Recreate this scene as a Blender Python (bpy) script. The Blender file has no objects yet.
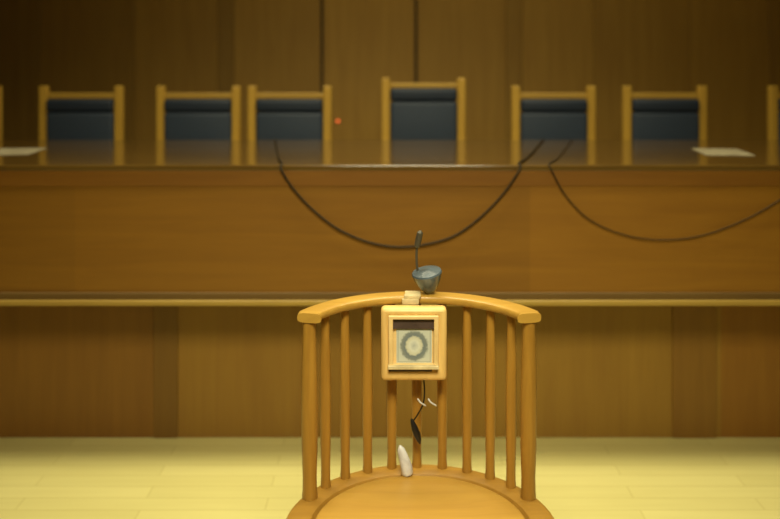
import bpy, bmesh, math, random
from mathutils import Vector, Matrix

random.seed(4)
PI = math.pi
S = bpy.context.scene
COL = S.collection
F, H, YH = 900.0, 1.62, 60.0          # focal length in pixels, eye height, horizon row


def PX(x, y, d):                       # a photo point at a known depth -> place in the room
    return Vector(((x - 390) / F * d, d, H - (y - YH) / F * d))


# ------------------------------------------------------------------ materials
def mat(name, col, rough=0.5, grain=None, dark=0.6, gscale=6.0, tone=False, coat=0.0,
        metal=0.0, spec=0.5, bump=0.0, ramp=(0.35, 0.7)):
    m = bpy.data.materials.new(name)
    m.use_nodes = True
    nt = m.node_tree
    N, L = nt.nodes, nt.links
    b = N['Principled BSDF']
    b.inputs['Roughness'].default_value = rough
    b.inputs['Metallic'].default_value = metal
    b.inputs['Specular IOR Level'].default_value = spec
    b.inputs['Coat Weight'].default_value = coat
    b.inputs['Coat Roughness'].default_value = 0.12
    tc = N.new('ShaderNodeTexCoord')
    mp = N.new('ShaderNodeMapping')
    sc = {'x': (0.35, 5, 5), 'y': (5, 0.35, 5), 'z': (5, 5, 0.35), None: (3, 3, 3)}[grain]
    mp.inputs['Scale'].default_value = sc
    L.new(tc.outputs['Object'], mp.inputs['Vector'])
    no = N.new('ShaderNodeTexNoise')
    no.inputs['Scale'].default_value = gscale
    no.inputs['Detail'].default_value = 6
    no.inputs['Roughness'].default_value = 0.6
    no.inputs['Distortion'].default_value = 0.6
    L.new(mp.outputs['Vector'], no.inputs['Vector'])
    rp = N.new('ShaderNodeValToRGB')
    rp.color_ramp.elements[0].position = ramp[0]
    rp.color_ramp.elements[1].position = ramp[1]
    rp.color_ramp.elements[0].color = (col[0] * dark, col[1] * dark * 0.95, col[2] * dark * 0.9, 1)
    rp.color_ramp.elements[1].color = (*col, 1)
    L.new(no.outputs['Fac'], rp.inputs['Fac'])
    out = rp.outputs['Color']
    if tone:
        at = N.new('ShaderNodeAttribute')
        at.attribute_name = 'tone'
        mx = N.new('ShaderNodeMix')
        mx.data_type = 'RGBA'
        mx.blend_type = 'MULTIPLY'
        mx.inputs['Factor'].default_value = 1
        L.new(out, mx.inputs['A'])
        L.new(at.outputs['Color'], mx.inputs['B'])
        out = mx.outputs['Result']
    L.new(out, b.inputs['Base Color'])
    if bump:
        bp = N.new('ShaderNodeBump')
        bp.inputs['Strength'].default_value = bump
        bp.inputs['Distance'].default_value = 0.004
        L.new(no.outputs['Fac'], bp.inputs['Height'])
        L.new(bp.outputs['Normal'], b.inputs['Normal'])
    return m


WALLWOOD = mat('wall_wood', (0.40, 0.24, 0.038), 0.5, 'z', 0.85, 4, tone=True)
BENCHX = mat('bench_front_wood', (0.27, 0.125, 0.010), 0.45, 'x', 0.82, 4, tone=True)
BENCHZ = mat('bench_lower_wood', (0.36, 0.19, 0.024), 0.5, 'z', 0.85, 4, tone=True)
DESKTOP = mat('desktop_wood', (0.125, 0.072, 0.015), 0.15, 'x', 0.8, 4, coat=0.7)
MOULD = mat('moulding_wood', (0.40, 0.27, 0.055), 0.4, 'x', 0.85, 5)
MOULDD = mat('moulding_dark_wood', (0.15, 0.085, 0.016), 0.6, 'x', 0.8, 5)
POSTWOOD = mat('post_wood', (0.60, 0.37, 0.05), 0.42, 'z', 0.85, 5)
POSTX = mat('rail_wood', (0.50, 0.31, 0.045), 0.42, 'x', 0.85, 5)
BLUE = mat('blue_leather', (0.020, 0.032, 0.052), 0.5, None, 0.85, 30, spec=0.4, bump=0.1)
BLUE2 = mat('blue_leather_light', (0.032, 0.050, 0.078), 0.5, None, 0.85, 30, spec=0.4, bump=0.1)
CHZ = mat('chair_wood', (0.42, 0.225, 0.033), 0.35, 'z', 0.75, 7)
CHX = mat('chair_rail_wood', (0.52, 0.31, 0.055), 0.33, 'x', 0.8, 7)
SEATW = mat('seat_wood', (0.56, 0.33, 0.06), 0.4, 'x', 0.85, 5)
SEATR = mat('seat_rim_wood', (0.40, 0.22, 0.035), 0.36, 'x', 0.8, 6)
BOXW = mat('box_wood', (0.80, 0.55, 0.19), 0.4, 'z', 0.87, 6)
BOXL = mat('box_light_wood', (0.82, 0.61, 0.27), 0.4, 'x', 0.9, 6)
STRIP = mat('dark_strip', (0.085, 0.055, 0.045), 0.5)
CABLE = mat('black_cable', (0.025, 0.017, 0.006), 0.6, spec=0.2)
BLACK = mat('black_plastic', (0.012, 0.011, 0.01), 0.4)
MICB = mat('blue_grey_gloss', (0.10, 0.14, 0.17), 0.25, coat=0.5)
MICG = mat('grey_metal', (0.12, 0.11, 0.08), 0.4, metal=0.3)
CREAM = mat('cream_plastic', (0.80, 0.68, 0.38), 0.45)
WHITE = mat('white_plastic', (0.84, 0.87, 0.9), 0.35)
PAPER = mat('white_paper', (0.34, 0.30, 0.18), 0.8)
PLASTER = mat('ceiling_plaster', (0.55, 0.5, 0.4), 0.9)


def floor_mat():
    m = bpy.data.materials.new('maple_planks')
    m.use_nodes = True
    nt = m.node_tree
    N, L = nt.nodes, nt.links
    b = N['Principled BSDF']
    b.inputs['Roughness'].default_value = 0.45
    tc = N.new('ShaderNodeTexCoord')
    mp = N.new('ShaderNodeMapping')
    mp.inputs['Rotation'].default_value = (0, 0, 0)
    L.new(tc.outputs['Object'], mp.inputs['Vector'])
    br = N.new('ShaderNodeTexBrick')
    br.inputs['Color1'].default_value = (0.71, 0.66, 0.27, 1)
    br.inputs['Color2'].default_value = (0.66, 0.61, 0.24, 1)
    br.inputs['Mortar'].default_value = (0.58, 0.52, 0.19, 1)
    br.inputs['Scale'].default_value = 1
    br.inputs['Mortar Size'].default_value = 0.0025
    br.inputs['Brick Width'].default_value = 0.9
    br.inputs['Row Height'].default_value = 0.09
    L.new(mp.outputs['Vector'], br.inputs['Vector'])
    no = N.new('ShaderNodeTexNoise')
    no.inputs['Scale'].default_value = 9
    m2 = N.new('ShaderNodeMapping')
    m2.inputs['Scale'].default_value = (0.3, 4, 1)
    L.new(tc.outputs['Object'], m2.inputs['Vector'])
    L.new(m2.outputs['Vector'], no.inputs['Vector'])
    rp = N.new('ShaderNodeValToRGB')
    rp.color_ramp.elements[0].color = (0.88, 0.86, 0.8, 1)
    rp.color_ramp.elements[1].color = (1, 1, 1, 1)
    L.new(no.outputs['Fac'], rp.inputs['Fac'])
    mx = N.new('ShaderNodeMix')
    mx.data_type = 'RGBA'
    mx.blend_type = 'MULTIPLY'
    mx.inputs['Factor'].default_value = 1
    L.new(br.outputs['Color'], mx.inputs['A'])
    L.new(rp.outputs['Color'], mx.inputs['B'])
    L.new(mx.outputs['Result'], b.inputs['Base Color'])
    return m


def card_mat():
    """pale printed card: a thin border, an oval ring and a darker oval figure"""
    m = bpy.data.materials.new('printed_card')
    m.use_nodes = True
    nt = m.node_tree
    N, L = nt.nodes, nt.links
    b = N['Principled BSDF']
    b.inputs['Roughness'].default_value = 0.6
    tc = N.new('ShaderNodeTexCoord')

    def math_(op, a, c=None):
        n = N.new('ShaderNodeMath')
        n.operation = op
        for i, v in enumerate((a, c)):
            if v is None:
                continue
            if isinstance(v, (int, float)):
                n.inputs[i].default_value = v
            else:
                L.new(v, n.inputs[i])
        return n.outputs[0]
    sx = N.new('ShaderNodeSeparateXYZ')
    L.new(tc.outputs['UV'], sx.inputs[0])
    u = math_('SUBTRACT', sx.outputs[0], 0.5)
    v = math_('SUBTRACT', sx.outputs[1], 0.5)
    r = math_('SQRT', math_('ADD', math_('POWER', math_('MULTIPLY', u, 2.3), 2.0),
                            math_('POWER', math_('MULTIPLY', v, 2.05), 2.0)))
    no = N.new('ShaderNodeTexNoise')
    no.inputs['Scale'].default_value = 14
    no.inputs['Detail'].default_value = 4
    L.new(tc.outputs['UV'], no.inputs['Vector'])
    r2 = math_('ADD', r, math_('MULTIPLY', math_('SUBTRACT', no.outputs['Fac'], 0.5), 0.25))
    rp = N.new('ShaderNodeValToRGB')
    e = rp.color_ramp.elements
    e[0].position = 0.0
    e[0].color = (0.40, 0.44, 0.40, 1)
    e[1].position = 1.0
    e[1].color = (0.52, 0.56, 0.48, 1)
    for p, c in ((0.30, (0.62, 0.65, 0.55, 1)), (0.50, (0.55, 0.56, 0.42, 1)), (0.62, (0.15, 0.19, 0.20, 1)),
                 (0.82, (0.20, 0.23, 0.21, 1)), (0.93, (0.49, 0.53, 0.46, 1))):
        k = e.new(p)
        k.color = c
    L.new(r2, rp.inputs['Fac'])
    # faint border
    bx = math_('MAXIMUM', math_('ABSOLUTE', u), math_('ABSOLUTE', v))
    bd = math_('MULTIPLY', math_('GREATER_THAN', bx, 0.44), math_('LESS_THAN', bx, 0.47))
    mx = N.new('ShaderNodeMix')
    mx.data_type = 'RGBA'
    L.new(math_('MULTIPLY', bd, 0.5), mx.inputs['Factor'])
    L.new(rp.outputs['Color'], mx.inputs['A'])
    mx.inputs['B'].default_value = (0.22, 0.25, 0.22, 1)
    L.new(mx.outputs['Result'], b.inputs['Base Color'])
    return m


def emit_mat(name, col, s):
    m = bpy.data.materials.new(name)
    m.use_nodes = True
    b = m.node_tree.nodes['Principled BSDF']
    b.inputs['Base Color'].default_value = (*col, 1)
    b.inputs['Emission Color'].default_value = (*col, 1)
    b.inputs['Emission Strength'].default_value = s
    return m


FLOOR = floor_mat()
CARD = card_mat()
LED = emit_mat('red_led', (1.0, 0.16, 0.04), 2.2)


# ------------------------------------------------------------------ mesh helpers
class MB:
    def __init__(self):
        self.bm = bmesh.new()
        self.tl = self.bm.loops.layers.float_color.new('tone')

    def _tone(self, faces, t):
        if isinstance(t, (int, float)):
            t = (t, t, t)
        for f in faces:
            for l in f.loops:
                l[self.tl] = (*t, 1)

    def box(self, a, b, bev=0.0, seg=2, tone=1.0, M=None):
        t = bmesh.new()
        bmesh.ops.create_cube(t, size=1)
        c = [(a[i] + b[i]) / 2 for i in range(3)]
        s = [abs(b[i] - a[i]) for i in range(3)]
        for v in t.verts:
            v.co = Vector((v.co.x * s[0] + c[0], v.co.y * s[1] + c[1], v.co.z * s[2] + c[2]))
        if bev:
            bmesh.ops.bevel(t, geom=t.edges[:], offset=bev, segments=seg, profile=0.5, affect='EDGES')
        self._merge(t, tone, M)
        return self

    def _merge(self, t, tone=1.0, M=None):
        mp = {}
        for v in t.verts:
            mp[v] = self.bm.verts.new(M @ v.co if M else v.co)
        fs = []
        for f in t.faces:
            try:
                fs.append(self.bm.faces.new([mp[v] for v in f.verts]))
            except ValueError:
                pass
        self._tone(fs, tone)
        t.free()

    def tube(self, pts, rad, n=12, tone=1.0, flat=None):
        """round tube through points; rad a number or one per point; flat=(w,h) gives an elliptical section"""
        pts = [Vector(p) for p in pts]
        if isinstance(rad, (int, float)):
            rad = [rad] * len(pts)
        rings = []
        up = None
        for i, p in enumerate(pts):
            t = (pts[min(i + 1, len(pts) - 1)] - pts[max(i - 1, 0)]).normalized()
            if up is None:
                up = Vector((0, 0, 1)) if abs(t.z) < 0.9 else Vector((0, 1, 0))
            s = t.cross(up).normalized()
            u = s.cross(t).normalized()
            up = u
            ring = []
            for k in range(n):
                a = 2 * PI * k / n
                ring.append(self.bm.verts.new(p + (s * math.cos(a) + u * math.sin(a)) * rad[i]))
            rings.append(ring)
        fs = []
        for i in range(len(rings) - 1):
            for k in range(n):
                fs.append(self.bm.faces.new((rings[i][k], rings[i][(k + 1) % n], rings[i + 1][(k + 1) % n], rings[i + 1][k])))
        fs.append(self.bm.faces.new(rings[0][::-1]))
        fs.append(self.bm.faces.new(rings[-1]))
        self._tone(fs, tone)
        return self

    def sweep(self, frames, prof):
        """frames: list of (origin, side, up); prof: closed list of (s,u)"""
        rings = [[self.bm.verts.new(o + s * a + u * b) for a, b in prof] for o, s, u in frames]
        n = len(prof)
        fs = []
        for i in range(len(rings) - 1):
            for k in range(n):
                fs.append(self.bm.faces.new((rings[i][k], rings[i][(k + 1) % n], rings[i + 1][(k + 1) % n], rings[i + 1][k])))
        fs.append(self.bm.faces.new(rings[0][::-1]))
        fs.append(self.bm.faces.new(rings[-1]))
        self._tone(fs, 1)
        return self

    def lathe(self, prof, n=32, M=None):
        rings = []
        for r, z in prof:
            ring = []
            for k in range(n):
                a = 2 * PI * k / n
                v = Vector((r * math.cos(a), r * math.sin(a), z))
                ring.append(self.bm.verts.new(M @ v if M else v))
            rings.append(ring)
        fs = []
        for i in range(len(rings) - 1):
            for k in range(n):
                fs.append(self.bm.faces.new((rings[i][k], rings[i][(k + 1) % n], rings[i + 1][(k + 1) % n], rings[i + 1][k])))
        fs.append(self.bm.faces.new(rings[0][::-1]))
        fs.append(self.bm.faces.new(rings[-1]))
        self._tone(fs, 1)
        return self

    def layers(self, loops):
        """stack of closed outlines (same count) joined into a solid"""
        rings = [[self.bm.verts.new(p) for p in lp] for lp in loops]
        n = len(rings[0])
        fs = []
        for i in range(len(rings) - 1):
            for k in range(n):
                fs.append(self.bm.faces.new((rings[i][k], rings[i][(k + 1) % n], rings[i + 1][(k + 1) % n], rings[i + 1][k])))
        fs.append(self.bm.faces.new(rings[0][::-1]))
        fs.append(self.bm.faces.new(rings[-1]))
        self._tone(fs, 1)
        return self

    def build(self, name, m, parent=None, smooth=False):
        bmesh.ops.recalc_face_normals(self.bm, faces=self.bm.faces[:])
        if parent is not None:
            off = Vector((0, 0, 0))
            p = parent
            while p is not None:
                off += p.location
                p = p.parent
            for v in self.bm.verts:
                v.co -= off
        me = bpy.data.meshes.new(name)
        self.bm.to_mesh(me)
        self.bm.free()
        me.materials.append(m)
        o = bpy.data.objects.new(name, me)
        COL.objects.link(o)
        if parent is not None:
            o.parent = parent
        if smooth:
            for f in me.polygons:
                f.use_smooth = True
            try:
                me.set_sharp_from_angle(angle=math.radians(38))
            except Exception:
                pass
        return o


def tag(o, label=None, cat=None, group=None, kind=None):
    for k, v in (('label', label), ('category', cat), ('group', group), ('kind', kind)):
        if v:
            o[k] = v
    return o


def thing(name, loc, label, cat, group=None):
    o = bpy.data.objects.new(name, None)
    o.empty_display_size = 0.1
    COL.objects.link(o)
    o.location = loc
    return tag(o, label, cat, group)


def copy_tree(o, parent=None):
    c = o.copy()
    COL.objects.link(c)
    if parent is not None:
        c.parent = parent
    for ch in [q for q in bpy.data.objects if q.parent == o]:
        copy_tree(ch, c)
    return c


def spline(pts, n=10):
    """Catmull-Rom through points"""
    P = [Vector(p) for p in pts]
    P = [P[0] * 2 - P[1]] + P + [P[-1] * 2 - P[-2]]
    out = []
    for i in range(1, len(P) - 2):
        for k in range(n):
            t = k / n
            a, b, c, d = P[i - 1], P[i], P[i + 1], P[i + 2]
            out.append(0.5 * ((2 * b) + (c - a) * t + (2 * a - 5 * b + 4 * c - d) * t * t + (3 * b - a - 3 * c + d) * t ** 3))
    out.append(P[-2])
    return out


# ------------------------------------------------------------------ the room
XW, YB, YF, ZC = 3.4, 6.30, -2.2, 3.7
DZ = 0.42                                # raised floor behind the bench
tag(MB().box((-XW, YF, -0.1), (XW, YB, 0)).build('floor', FLOOR), kind='structure')
tag(MB().box((-XW, 3.98, 0), (XW, YB, DZ)).build('raised_floor', DESKTOP), kind='structure')
tag(MB().box((-XW - .1, YF, ZC), (XW + .1, YB + .1, ZC + .1)).build('ceiling', PLASTER), kind='structure')
tag(MB().box((-XW - .1, YF, -0.1), (-XW, YB + .1, ZC), tone=0.7).build('wall_left', WALLWOOD), kind='structure')
tag(MB().box((XW, YF, -0.1), (XW + .1, YB + .1, ZC), tone=0.7).build('wall_right', WALLWOOD), kind='structure')
tag(MB().box((-XW - .1, YF - .1, -0.1), (XW + .1, YF, ZC), tone=0.9).build('wall_front', WALLWOOD), kind='structure')
# back wall: upright boards about 0.66 m wide with narrow joints
w = MB()
w.box((-XW, YB + 0.02, -0.1), (XW, YB + 0.12, ZC), tone=0.10)
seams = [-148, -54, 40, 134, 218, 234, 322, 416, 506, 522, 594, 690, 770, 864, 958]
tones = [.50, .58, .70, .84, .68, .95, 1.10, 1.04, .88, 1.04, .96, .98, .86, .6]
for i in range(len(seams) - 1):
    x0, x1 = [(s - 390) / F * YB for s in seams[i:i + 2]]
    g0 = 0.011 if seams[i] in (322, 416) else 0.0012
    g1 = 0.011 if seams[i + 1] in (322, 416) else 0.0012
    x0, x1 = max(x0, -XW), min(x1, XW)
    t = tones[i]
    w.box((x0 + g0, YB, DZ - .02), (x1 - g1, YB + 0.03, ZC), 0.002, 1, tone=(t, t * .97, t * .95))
tag(w.build('wall_back', WALLWOOD), kind='structure')

# ------------------------------------------------------------------ the long bench
YU, YL, YT = 3.60, 3.86, 4.725           # upper front, recessed lower front, rear edge of the desktop
ZT, ZU = 1.20, 0.69
bench = thing('courtroom_bench', (0, YU, 0),
              'long brown wooden bench with a plain overhanging front, spanning the room behind the spindle chair', 'bench')
u = MB()
ux = [-XW + .004, -2.55, -1.26, .56, 2.2, XW - .004]
ut = [.82, .84, .90, 1.02, .94]
for i in range(5):
    u.box((ux[i], YU, ZU), (ux[i + 1], YU + 0.04, ZT - 0.022), tone=(ut[i], ut[i], ut[i]))
u.box((-XW + .004, YU + 0.04, ZU), (XW - .004, YL + .02, ZU + .03), tone=.6)
u.build('front_panel', BENCHX, bench)
MB().box((-XW + .004, YU - 0.006, ZT - 0.022), (XW - .004, YT, ZT), 0.004, 2).build('desktop', DESKTOP, bench)
MB().box((-XW + .004, YU - 0.005, H - (186 - YH) / F * YU), (XW - .004, YU + .01, ZT - .022), .001, 1, tone=(.74, .68, .62)).build('blur_band', BENCHX, bench)  # added strip; its darker tone mimics the band left by zoom blur
mo = MB()
zz = lambda y, d=YU - .02: H - (y - YH) / F * d
mo.box((-XW + .004, YU - 0.022, zz(306)), (XW - .004, YU + .05, zz(300.5)), 0.005, 3)
mo.build('moulding', MOULD, bench)
MB().box((-XW + .004, YU - 0.010, zz(300.5)), (XW - .004, YU + .05, zz(293.5)), 0.002, 1).build('moulding_band', MOULDD, bench)
lo = MB()
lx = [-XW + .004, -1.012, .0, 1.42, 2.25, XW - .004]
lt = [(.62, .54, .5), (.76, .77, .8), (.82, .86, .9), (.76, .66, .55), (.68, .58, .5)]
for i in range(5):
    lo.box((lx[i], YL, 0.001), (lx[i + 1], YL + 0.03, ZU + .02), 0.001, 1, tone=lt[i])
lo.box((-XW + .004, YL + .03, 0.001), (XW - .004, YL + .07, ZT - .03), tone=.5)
lo.build('lower_panel', BENCHZ, bench)
for x0, x1, t in ((154, 178, .50), (672, 716, .66)):
    a, b = (x0 - 390) / F * YL, (x1 - 390) / F * YL
    MB().box((a, YL - .008, 0.001), (b, YL + .01, ZU), 0.002, 1, tone=(t, t * .95, t * .95)).build('pilaster', BENCHZ, bench)

# ------------------------------------------------------------------ chairs behind the bench
CW, YC = 0.48, 5.2


def judge_chair(post_z, rail_hi, rail_lo, label):
    r = thing('high_back_chair', (0, YC, DZ), label, 'chair', 'blue chairs behind the bench')
    hw = CW / 2
    ps = 0.046
    seat_z = DZ + 0.45
    for s in (-1, 1):
        p = MB()
        x0 = s * hw
        x1 = s * (hw - ps)
        p.box((min(x0, x1), YC - ps * .6, DZ), (max(x0, x1), YC + ps * .4, post_z), 0.006, 2)
        p.build('back_post', POSTWOOD, r)
    MB().box((-hw + ps, YC - .018, rail_lo), (hw - ps, YC + .012, rail_hi), 0.005, 2).build('top_rail', POSTX, r)
    # padded back: dark head roll over a larger cushion
    b = MB()
    roll_lo = rail_lo - 0.075
    b.box((-hw + ps + .002, YC - .05, seat_z + .04), (hw - ps - .002, YC + .012, roll_lo), 0.02, 4)
    b.build('backrest', BLUE2, r, True)
    MB().box((-hw + ps + .002, YC - .055, roll_lo), (hw - ps - .002, YC + .012, rail_lo), 0.018, 4).build('head_roll', BLUE, r, True)
    MB().box((-hw + .01, YC - .50, seat_z - .06), (hw - .01, YC - .03, seat_z - .02), 0.006, 2).build('seat_frame', POSTX, r)
    MB().box((-hw + ps, YC - .49, seat_z - .02), (hw - ps, YC - .052, seat_z + .05), 0.022, 4).build('seat', BLUE2, r, True)
    for s in (-1, 1):
        a = min(s * hw, s * (hw - .045))
        MB().box((a, YC - .47, DZ), (a + .045, YC - .425, seat_z + .20), 0.005, 2).build('front_leg', POSTWOOD, r)
        MB().box((a - .004, YC - .49, seat_z + .20), (a + .049, YC - .02, seat_z + .235), 0.008, 3).build('armrest', POSTX, r)
    return r


side = judge_chair(1.470, 1.430, 1.396, '')
L8 = [(-40, 'dark blue chair at far left behind the bench, cut off by the photo edge'),
      (82, 'dark blue padded chair with wooden posts, leftmost whole chair behind the bench'),
      (199, 'dark blue padded chair, third chair from the left behind the bench'),
      (290, 'dark blue padded chair directly left of the tallest chair'),
      (553, 'dark blue padded chair directly right of the tallest chair'),
      (664, 'dark blue padded chair with wooden posts, last whole chair on the right behind the bench'),
      (810, 'dark blue chair at far right behind the bench, cut off by the photo edge')]
for i, (px, lab) in enumerate(L8):
    o = side if i == 0 else copy_tree(side)
    o.location = ((px - 390) / F * YC, YC, DZ)
    o['label'] = lab
mid = judge_chair(1.516, 1.487, 1.458,
                  'tallest dark blue padded chair with wooden posts, at the middle of the bench')
mid.location = ((423.5 - 390) / F * YC, YC, DZ)

# red indicator on the wall between the third and the tallest chair
q = PX(338, 121, YB)
led = thing('indicator_light', (q.x, YB, q.z), 'tiny glowing red light on the wall left of the tallest chair', 'light')
Mled = Matrix.Translation(Vector((q.x, YB, q.z))) @ Matrix.Rotation(PI / 2, 4, 'X')
MB().lathe([(.013, 0), (.013, .006), (.010, .009)], 20, Mled).build('bezel', MOULDD, led)
MB().lathe([(.0085, .007), (.0085, .012), (.005, .016), (.0005, .017)], 20, Mled).build('lens', LED, led, True)

# pale sheets lying on the bench at both ends
for px, dd, rz, lab in ((14, 4.12, .10, 'pale sheet of paper lying on the bench top at the far left'),
                        (722, 4.10, -.12, 'pale sheet of paper lying on the bench top at the far right')):
    x = (px - 390) / F * dd
    p = MB()
    p.box((-.105, -.15, 0), (.105, .15, .002), M=Matrix.Translation((x, dd, ZT + .0005)) @ Matrix.Rotation(rz, 4, 'Z'))
    tag(p.build('paper_sheet', PAPER), lab, 'paper', 'sheets on the bench top')


# cables over the front of the bench
def draped(front, back0, back1, lab, r=0.0052):
    ztop = ZT + r
    pts = []
    pts.append((back0, YT - .03, ztop))
    x0 = (front[0][0] - 390) / F * 3.6
    x1 = (front[-1][0] - 390) / F * 3.6
    pts.append((x0 + (back0 - x0) * .25, 3.85, ztop))
    pts.append((x0, YU + .03, ztop))
    for k, (x, y) in enumerate(front):
        pts.append(PX(x, y, YU - .013 - r))
    pts.append((x1, YU + .03, ztop))
    pts.append((x1 + (back1 - x1) * .25, 3.85, ztop))
    pts.append((back1, YT - .03, ztop))
    m = MB()
    m.tube(spline(pts, 8), r, 10)
    tag(m.build('hanging_cable', CABLE, smooth=True), lab, 'cable', 'cables on the bench front')


draped([(281, 169), (292, 187), (312, 209), (338, 229), (368, 242), (398, 247), (428, 244), (456, 235),
        (482, 216), (504, 193), (520, 169)], -.60, .80,
       'thin black cable sagging in a deep curve on the bench front, above the spindle chair', r=.0046)
draped([(551, 169), (566, 196), (590, 220), (625, 235), (664, 240), (704, 235), (742, 221), (772, 205),
        (796, 187), (808, 169)], .95, 2.2,
       'thin dark cable sagging on the bench front at the right, reaching the photo edge', r=.0028)

# ------------------------------------------------------------------ the spindle chair in front
CX, CY, R = 0.078, 2.282, 0.326
ZR, ZS = 0.945, 0.444
ch = thing('spindle_chair', (CX, CY, 0),
           'honey-coloured wooden armchair with a curved rail on round spindles, standing before the bench', 'chair')
TM = math.radians(65)


def arcpt(a, rad=R, z=0.0):
    return Vector((CX + rad * math.sin(a), CY + rad * math.cos(a), z))


fr = []
n = 48
for i in range(n + 1):
    a = -TM + 2 * TM * i / n
    sd = Vector((math.sin(a), math.cos(a), 0))
    fr.append((arcpt(a, R, ZR - .013), sd, Vector((0, 0, 1))))
# ends run a little further forward and out
o0, s0, _ = fr[0]
o1, s1, _ = fr[-1]
fr.insert(0, (o0 + Vector((.002, -.022, 0)), Vector((-1, .22, 0)).normalized() * 1.05, Vector((0, 0, 1))))
fr.append((o1 + Vector((-.002, -.022, 0)), Vector((1, .22, 0)).normalized() * 1.05, Vector((0, 0, 1))))
prof = []
for k in range(20):
    a = 2 * PI * k / 20
    c, s = math.cos(a), math.sin(a)
    prof.append((.032 * math.copysign(abs(c) ** .55, c), .013 * math.copysign(abs(s) ** .55, s)))
MB().sweep(fr, prof).build('top_rail', CHX, ch, True)


def turned(a, rr, r0, thick):
    base, top = ZS - .004, ZR - .022
    p0, p1 = arcpt(a, R - .002, base), arcpt(a, R, top)
    hgt = [0, .02, .05, .12, .3, .5, .7, .88, .95, 1]
    k = [1.0, 1.02, .95, .92, 1.05, 1.1, 1.05, .9, .86, .9]
    pts = [p0.lerp(p1, h) for h in hgt]
    return MB().tube(pts, [thick * q for q in k], 14)


for i in range(1, 10):
    a = -TM + 2 * TM * i / 10
    turned(a, R, 0, 0.0138).build('spindle', CHZ, ch, True)
for s in (-1, 1):
    turned(s * TM, R, 0, 0.0205).build('arm_post', CHZ, ch, True)


def seat_loop(rad, z, k=64, flat=0.80):
    lp = []
    for i in range(k):
        a = 2 * PI * i / k
        x, y = rad * math.sin(a), rad * math.cos(a)
        if y < 0:
            c, s = math.sin(a), -math.cos(a)
            x = rad * math.copysign(abs(c) ** .8, c)
            y = -rad * flat * abs(s) ** .75
        lp.append(Vector((CX + x, CY + y, z)))
    return lp


st = MB()
st.layers([seat_loop(.20, ZS - .045), seat_loop(.325, ZS - .045), seat_loop(.345, ZS - .037), seat_loop(.352, ZS - .018),
           seat_loop(.347, ZS - .005), seat_loop(.335, ZS), seat_loop(.296, ZS), seat_loop(.284, ZS - .004),
           seat_loop(.278, ZS - .016), seat_loop(.272, ZS - .016), seat_loop(.20, ZS - .017)])
st.build('seat', SEATR, ch, True)
pd = MB()
pd.layers([seat_loop(.20, ZS - .0155), seat_loop(.272, ZS - .0155), seat_loop(.271, ZS - .004), seat_loop(.262, ZS + .001),
           seat_loop(.22, ZS - .001), seat_loop(.15, ZS - .007), seat_loop(.05, ZS - .010)])
pd.build('seat_panel', SEATW, ch, True)
feet = []
for sx, sy in ((-1, 1), (1, 1), (-1, -1), (1, -1)):
    t = Vector((CX + sx * .19, CY + sy * .17, ZS - .04))
    f = Vector((CX + sx * .27, CY + sy * .24, 0))
    feet.append((t, f))
    hs = [0, .06, .12, .3, .5, .62, .68, .9, 1]
    rs = [.016, .019, .017, .022, .027, .022, .025, .018, .017]
    MB().tube([f.lerp(t, h) for h in hs], rs, 16).build('leg', CHZ, ch, True)
for (i, j) in ((0, 2), (1, 3)):
    MB().tube([feet[i][1].lerp(feet[i][0], .38), feet[j][1].lerp(feet[j][0], .38)], .012, 12).build('stretcher', CHZ, ch, True)
mA = (feet[0][1].lerp(feet[0][0], .38) + feet[2][1].lerp(feet[2][0], .38)) / 2
mB = (feet[1][1].lerp(feet[1][0], .38) + feet[3][1].lerp(feet[3][0], .38)) / 2
MB().tube([mA, mB], .012, 12).build('stretcher', CHZ, ch, True)

# ------------------------------------------------------------------ framed box hanging inside the chair back
BD = 2.512
g = BD / F
bx = lambda x: (x - 390) * g
bz = lambda y: H - (y - YH) * g
BB = 2.557
root = thing('display_box', (bx(414), BB, bz(381.5)),
             'small pale wooden box with a framed grey card, hung under the spindle chair top rail', 'box')


def ringbox(x0, x1, z0, z1, ix0, ix1, iz0, iz1, ya, yb, bev):
    """a frame with an opening, front at ya, rear at yb"""
    m = MB()
    t = bmesh.new()
    def sq(a0, a1, c0, c1, y): return [t.verts.new((a0, y, c0)), t.verts.new((a1, y, c0)), t.verts.new((a1, y, c1)), t.verts.new((a0, y, c1))]
    A, B_ = sq(x0, x1, z0, z1, ya), sq(ix0, ix1, iz0, iz1, ya)
    C_, D = sq(x0, x1, z0, z1, yb), sq(ix0, ix1, iz0, iz1, yb)
    outer = []
    for k in range(4):
        j = (k + 1) % 4
        t.faces.new((A[k], A[j], B_[j], B_[k]))
        t.faces.new((C_[k], C_[j], D[j], D[k]))
        t.faces.new((A[k], A[j], C_[j], C_[k]))
        t.faces.new((B_[k], B_[j], D[j], D[k]))
        outer += [t.edges.get((A[k], A[j])), t.edges.get((A[k], C_[k])), t.edges.get((B_[k], B_[j]))]
    bmesh.ops.recalc_face_normals(t, faces=t.faces[:])
    bmesh.ops.bevel(t, geom=[e for e in outer if e], offset=bev, segments=3, profile=.5, affect='EDGES')
    m._merge(t)
    return m


ringbox(bx(381), bx(447), bz(381.5), bz(308.5), bx(389.5), bx(437.5), bz(368), bz(316.5), BD, BB - .012, .012).build('case', BOXW, root, True)
MB().box((bx(383), BB - .012, bz(380)), (bx(445), BB, bz(310)), .002, 1).build('back_board', BOXW, root)
ringbox(bx(388.5), bx(438.5), bz(367.5), bz(315.5), bx(393), bx(434), bz(364), bz(319), BD - .007, BD + .012, .002).build('inner_frame', BOXL, root, True)
MB().box((bx(392.5), BD + .004, bz(329.5)), (bx(434.5), BD + .016, bz(318.5)), .001, 1).build('dark_strip', STRIP, root)['label'] = 'dark brown strip above the card'
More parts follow.
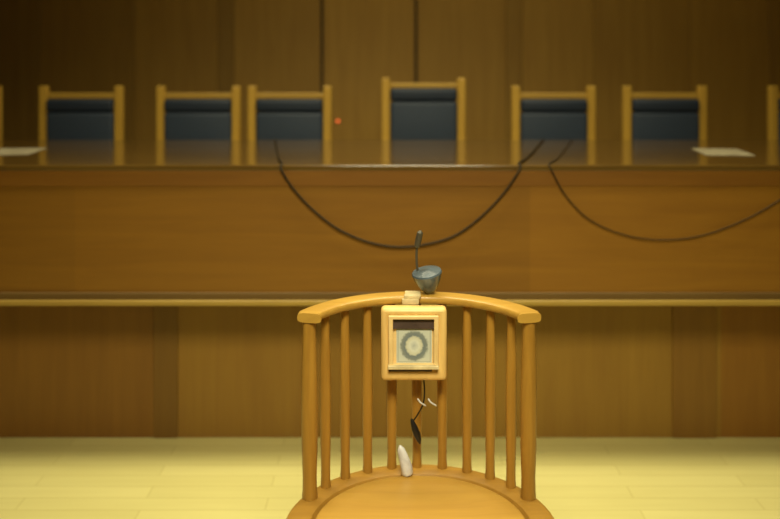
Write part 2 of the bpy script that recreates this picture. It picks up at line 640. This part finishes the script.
# printed card with its own UV
me = bpy.data.meshes.new('card')
bmc = bmesh.new()
uvl = bmc.loops.layers.uv.new('UVMap')
x0, x1, z0, z1 = bx(396.5), bx(432), bz(364.5), bz(329.5)
yc = BD + .010
vs = [bmc.verts.new(Vector((x, y, z)) - root.location) for y in (yc, yc + .003) for x, z in ((x0, z0), (x1, z0), (x1, z1), (x0, z1))]
for idx in ((0, 1, 2, 3), (7, 6, 5, 4), (0, 4, 5, 1), (1, 5, 6, 2), (2, 6, 7, 3), (3, 7, 4, 0)):
    f = bmc.faces.new([vs[k] for k in idx])
    for l in f.loops:
        c = l.vert.co + root.location
        l[uvl].uv = ((c.x - x0) / (x1 - x0), (c.z - z0) / (z1 - z0))
bmesh.ops.recalc_face_normals(bmc, faces=bmc.faces[:])
bmc.to_mesh(me)
bmc.free()
me.materials.append(CARD)
card = bpy.data.objects.new('card', me)
COL.objects.link(card)
card.parent = root
card['label'] = 'pale grey card printed with an oval ring'
MB().box((bx(392.6), BD + .013, bz(364.6)), (bx(434.4), BD + .030, bz(329.3)), 0).build('backing', BOXL, root)
# ledge under the card, wider to the right
MB().box((bx(388), BD - .018, bz(367.6)), (bx(438.5), BD + .004, bz(364.2)), .0015, 2).build('ledge', CREAM, root)['label'] = 'thin cream ledge under the card'
MB().box((bx(389), BD - .006, bz(371)), (bx(432), BD + .001, bz(367.6)), .001, 1).build('ledge_shadow', STRIP, root)  # dark strip standing in for the shadow beneath the ledge

# ------------------------------------------------------------------ microphone clipped on the rail
mr = arcpt(math.radians(-1), R, ZR)
mg = mr.y / F
mx_ = lambda x: (x - 390) * mg
mz_ = lambda y: H - (y - YH) * mg
mic = thing('gooseneck_microphone', (mx_(424), mr.y, ZR),
            'small gooseneck microphone with a glossy blue-grey base on the spindle chair rail', 'microphone')
T = Matrix.Translation((mx_(430), mr.y - .002, ZR - .001)) @ Matrix.Scale(1.1, 4) @ Matrix.Rotation(math.radians(-9), 4, 'Y') @ Matrix.Rotation(math.radians(10), 4, 'X')
MB().lathe([(.008, .002), (.013, .004), (.022, .016), (.032, .034), (.038, .050), (.040, .058), (.038, .062), (.030, .063), (.012, .066), (.003, .067)], 36, T).build('base', MICB, mic, True)
neck = [(mx_(419), mr.y, mz_(278)), (mx_(417), mr.y, mz_(266)), (mx_(416.5), mr.y, mz_(255)), (mx_(417), mr.y - .002, mz_(245))]
MB().tube(spline(neck, 6), .0034, 10).build('gooseneck', MICG, mic, True)
MB().tube([(mx_(416.6), mr.y - .002, mz_(247.5)), (mx_(417), mr.y - .003, mz_(246)), (mx_(418.5), mr.y - .006, mz_(239)), (mx_(420), mr.y - .009, mz_(232)), (mx_(420.4), mr.y - .010, mz_(230))],
          [.004, .0085, .0095, .0085, .003], 14).build('capsule', MICG, mic, True)
cl = MB()
cy0 = mr.y - .048
kk = cy0 / F
cxx = lambda x: (x - 390) * kk
czz = lambda y: H - (y - YH) * kk
cl.box((cxx(402), cy0, czz(305)), (cxx(419), mr.y - .0325, czz(299)), .003, 2)
cl.box((cxx(405), cy0 + .004, ZR - .001), (cxx(421), mr.y + .004, ZR + .006), .0025, 2)
cl.box((cxx(404), cy0 + .002, czz(300)), (cxx(420), mr.y - .028, ZR + .005), .003, 2)
cl.build('rail_clip', CREAM, mic, True)['label'] = 'cream clip over the rail'

# ------------------------------------------------------------------ cord, plug and white piece behind the seat
d = 2.552
cd = MB().tube(spline([(bx(424), 2.548, bz(381.4)), PX(424.5, 392, d), PX(423, 404, d), PX(418, 414, d), PX(412.5, 422, d)], 6), .0022, 8).build('cord', CABLE, root, True)
cd['label'] = 'thin dark cord dangling from the box'
MB().tube([PX(411.5, 419, d), PX(412.5, 422, d), PX(414.5, 428, d), PX(417, 434, d), PX(419, 440, d), PX(420, 444, d)],
          [.003, .006, .0095, .010, .007, .002], 14).build('plug', BLACK, cd, True)
for x0 in (417.5, 428):
    MB().tube(spline([PX(x0, 398.5, d - .006), PX(x0 + 3, 402.5, d - .010), PX(x0 + 8.5, 406, d - .006)], 5), [.0012] + [.0024] * 9 + [.0012], 8).build('tie', WHITE, cd, True)
wd = 2.548
ws = H - ZS
base = Vector(((405.5 - 390) / F * wd, wd, ZS + .002))
wp = MB()
wp.tube([base + Vector((.006, 0, .001)), base + Vector((.005, 0, .006)), base + Vector((.002, 0, .025)), base + Vector((-.008, .004, .055)),
         base + Vector((-.013, .006, .070)), base + Vector((-.016, .006, .080))], [.014, .017, .0165, .013, .010, .003], 16)
tag(wp.build('white_capsule', WHITE, smooth=True),
    'small white rounded piece standing at the rear of the spindle chair seat', 'ornament')

# ------------------------------------------------------------------ light
def area(name, loc, target, size, sy, power, col=(1, .90, .60), spread=PI):
    l = bpy.data.lights.new(name, 'AREA')
    l.shape = 'RECTANGLE'
    l.size, l.size_y = size, sy
    l.energy = power
    l.color = col
    l.spread = spread
    o = bpy.data.objects.new(name, l)
    COL.objects.link(o)
    o.location = loc
    o.rotation_euler = (Vector(target) - Vector(loc)).to_track_quat('-Z', 'Y').to_euler()
    return o


area('ceiling_light', (0, 3.3, 3.62), (0, 3.1, 0), 3.4, .9, 76, spread=math.radians(130))
area('front_light', (0.15, .2, 3.3), (0.08, 2.5, .75), 1.2, .8, 23, spread=math.radians(70))
area('bench_light', (0.25, 5.0, 3.62), (0.25, 5.9, 1.4), 2.6, .5, 20)

wd_ = bpy.data.worlds.new('World')
S.world = wd_
wd_.use_nodes = True
wd_.node_tree.nodes['Background'].inputs['Color'].default_value = (.05, .04, .02, 1)

# ------------------------------------------------------------------ camera
cam = bpy.data.cameras.new('camera')
cam.sensor_width = 36
cam.lens = F / 780 * 36
cam.shift_y = -(259.5 - YH) / 780
cam.dof.use_dof = True
cam.dof.focus_distance = 2.5
cam.dof.aperture_fstop = 1.4
co = bpy.data.objects.new('camera', cam)
COL.objects.link(co)
co.location = (0, 0, H)
co.rotation_euler = (PI / 2, 0, 0)
S.camera = co
S.view_settings.view_transform = 'Standard'
S.view_settings.look = 'None'
S.view_settings.exposure = 0
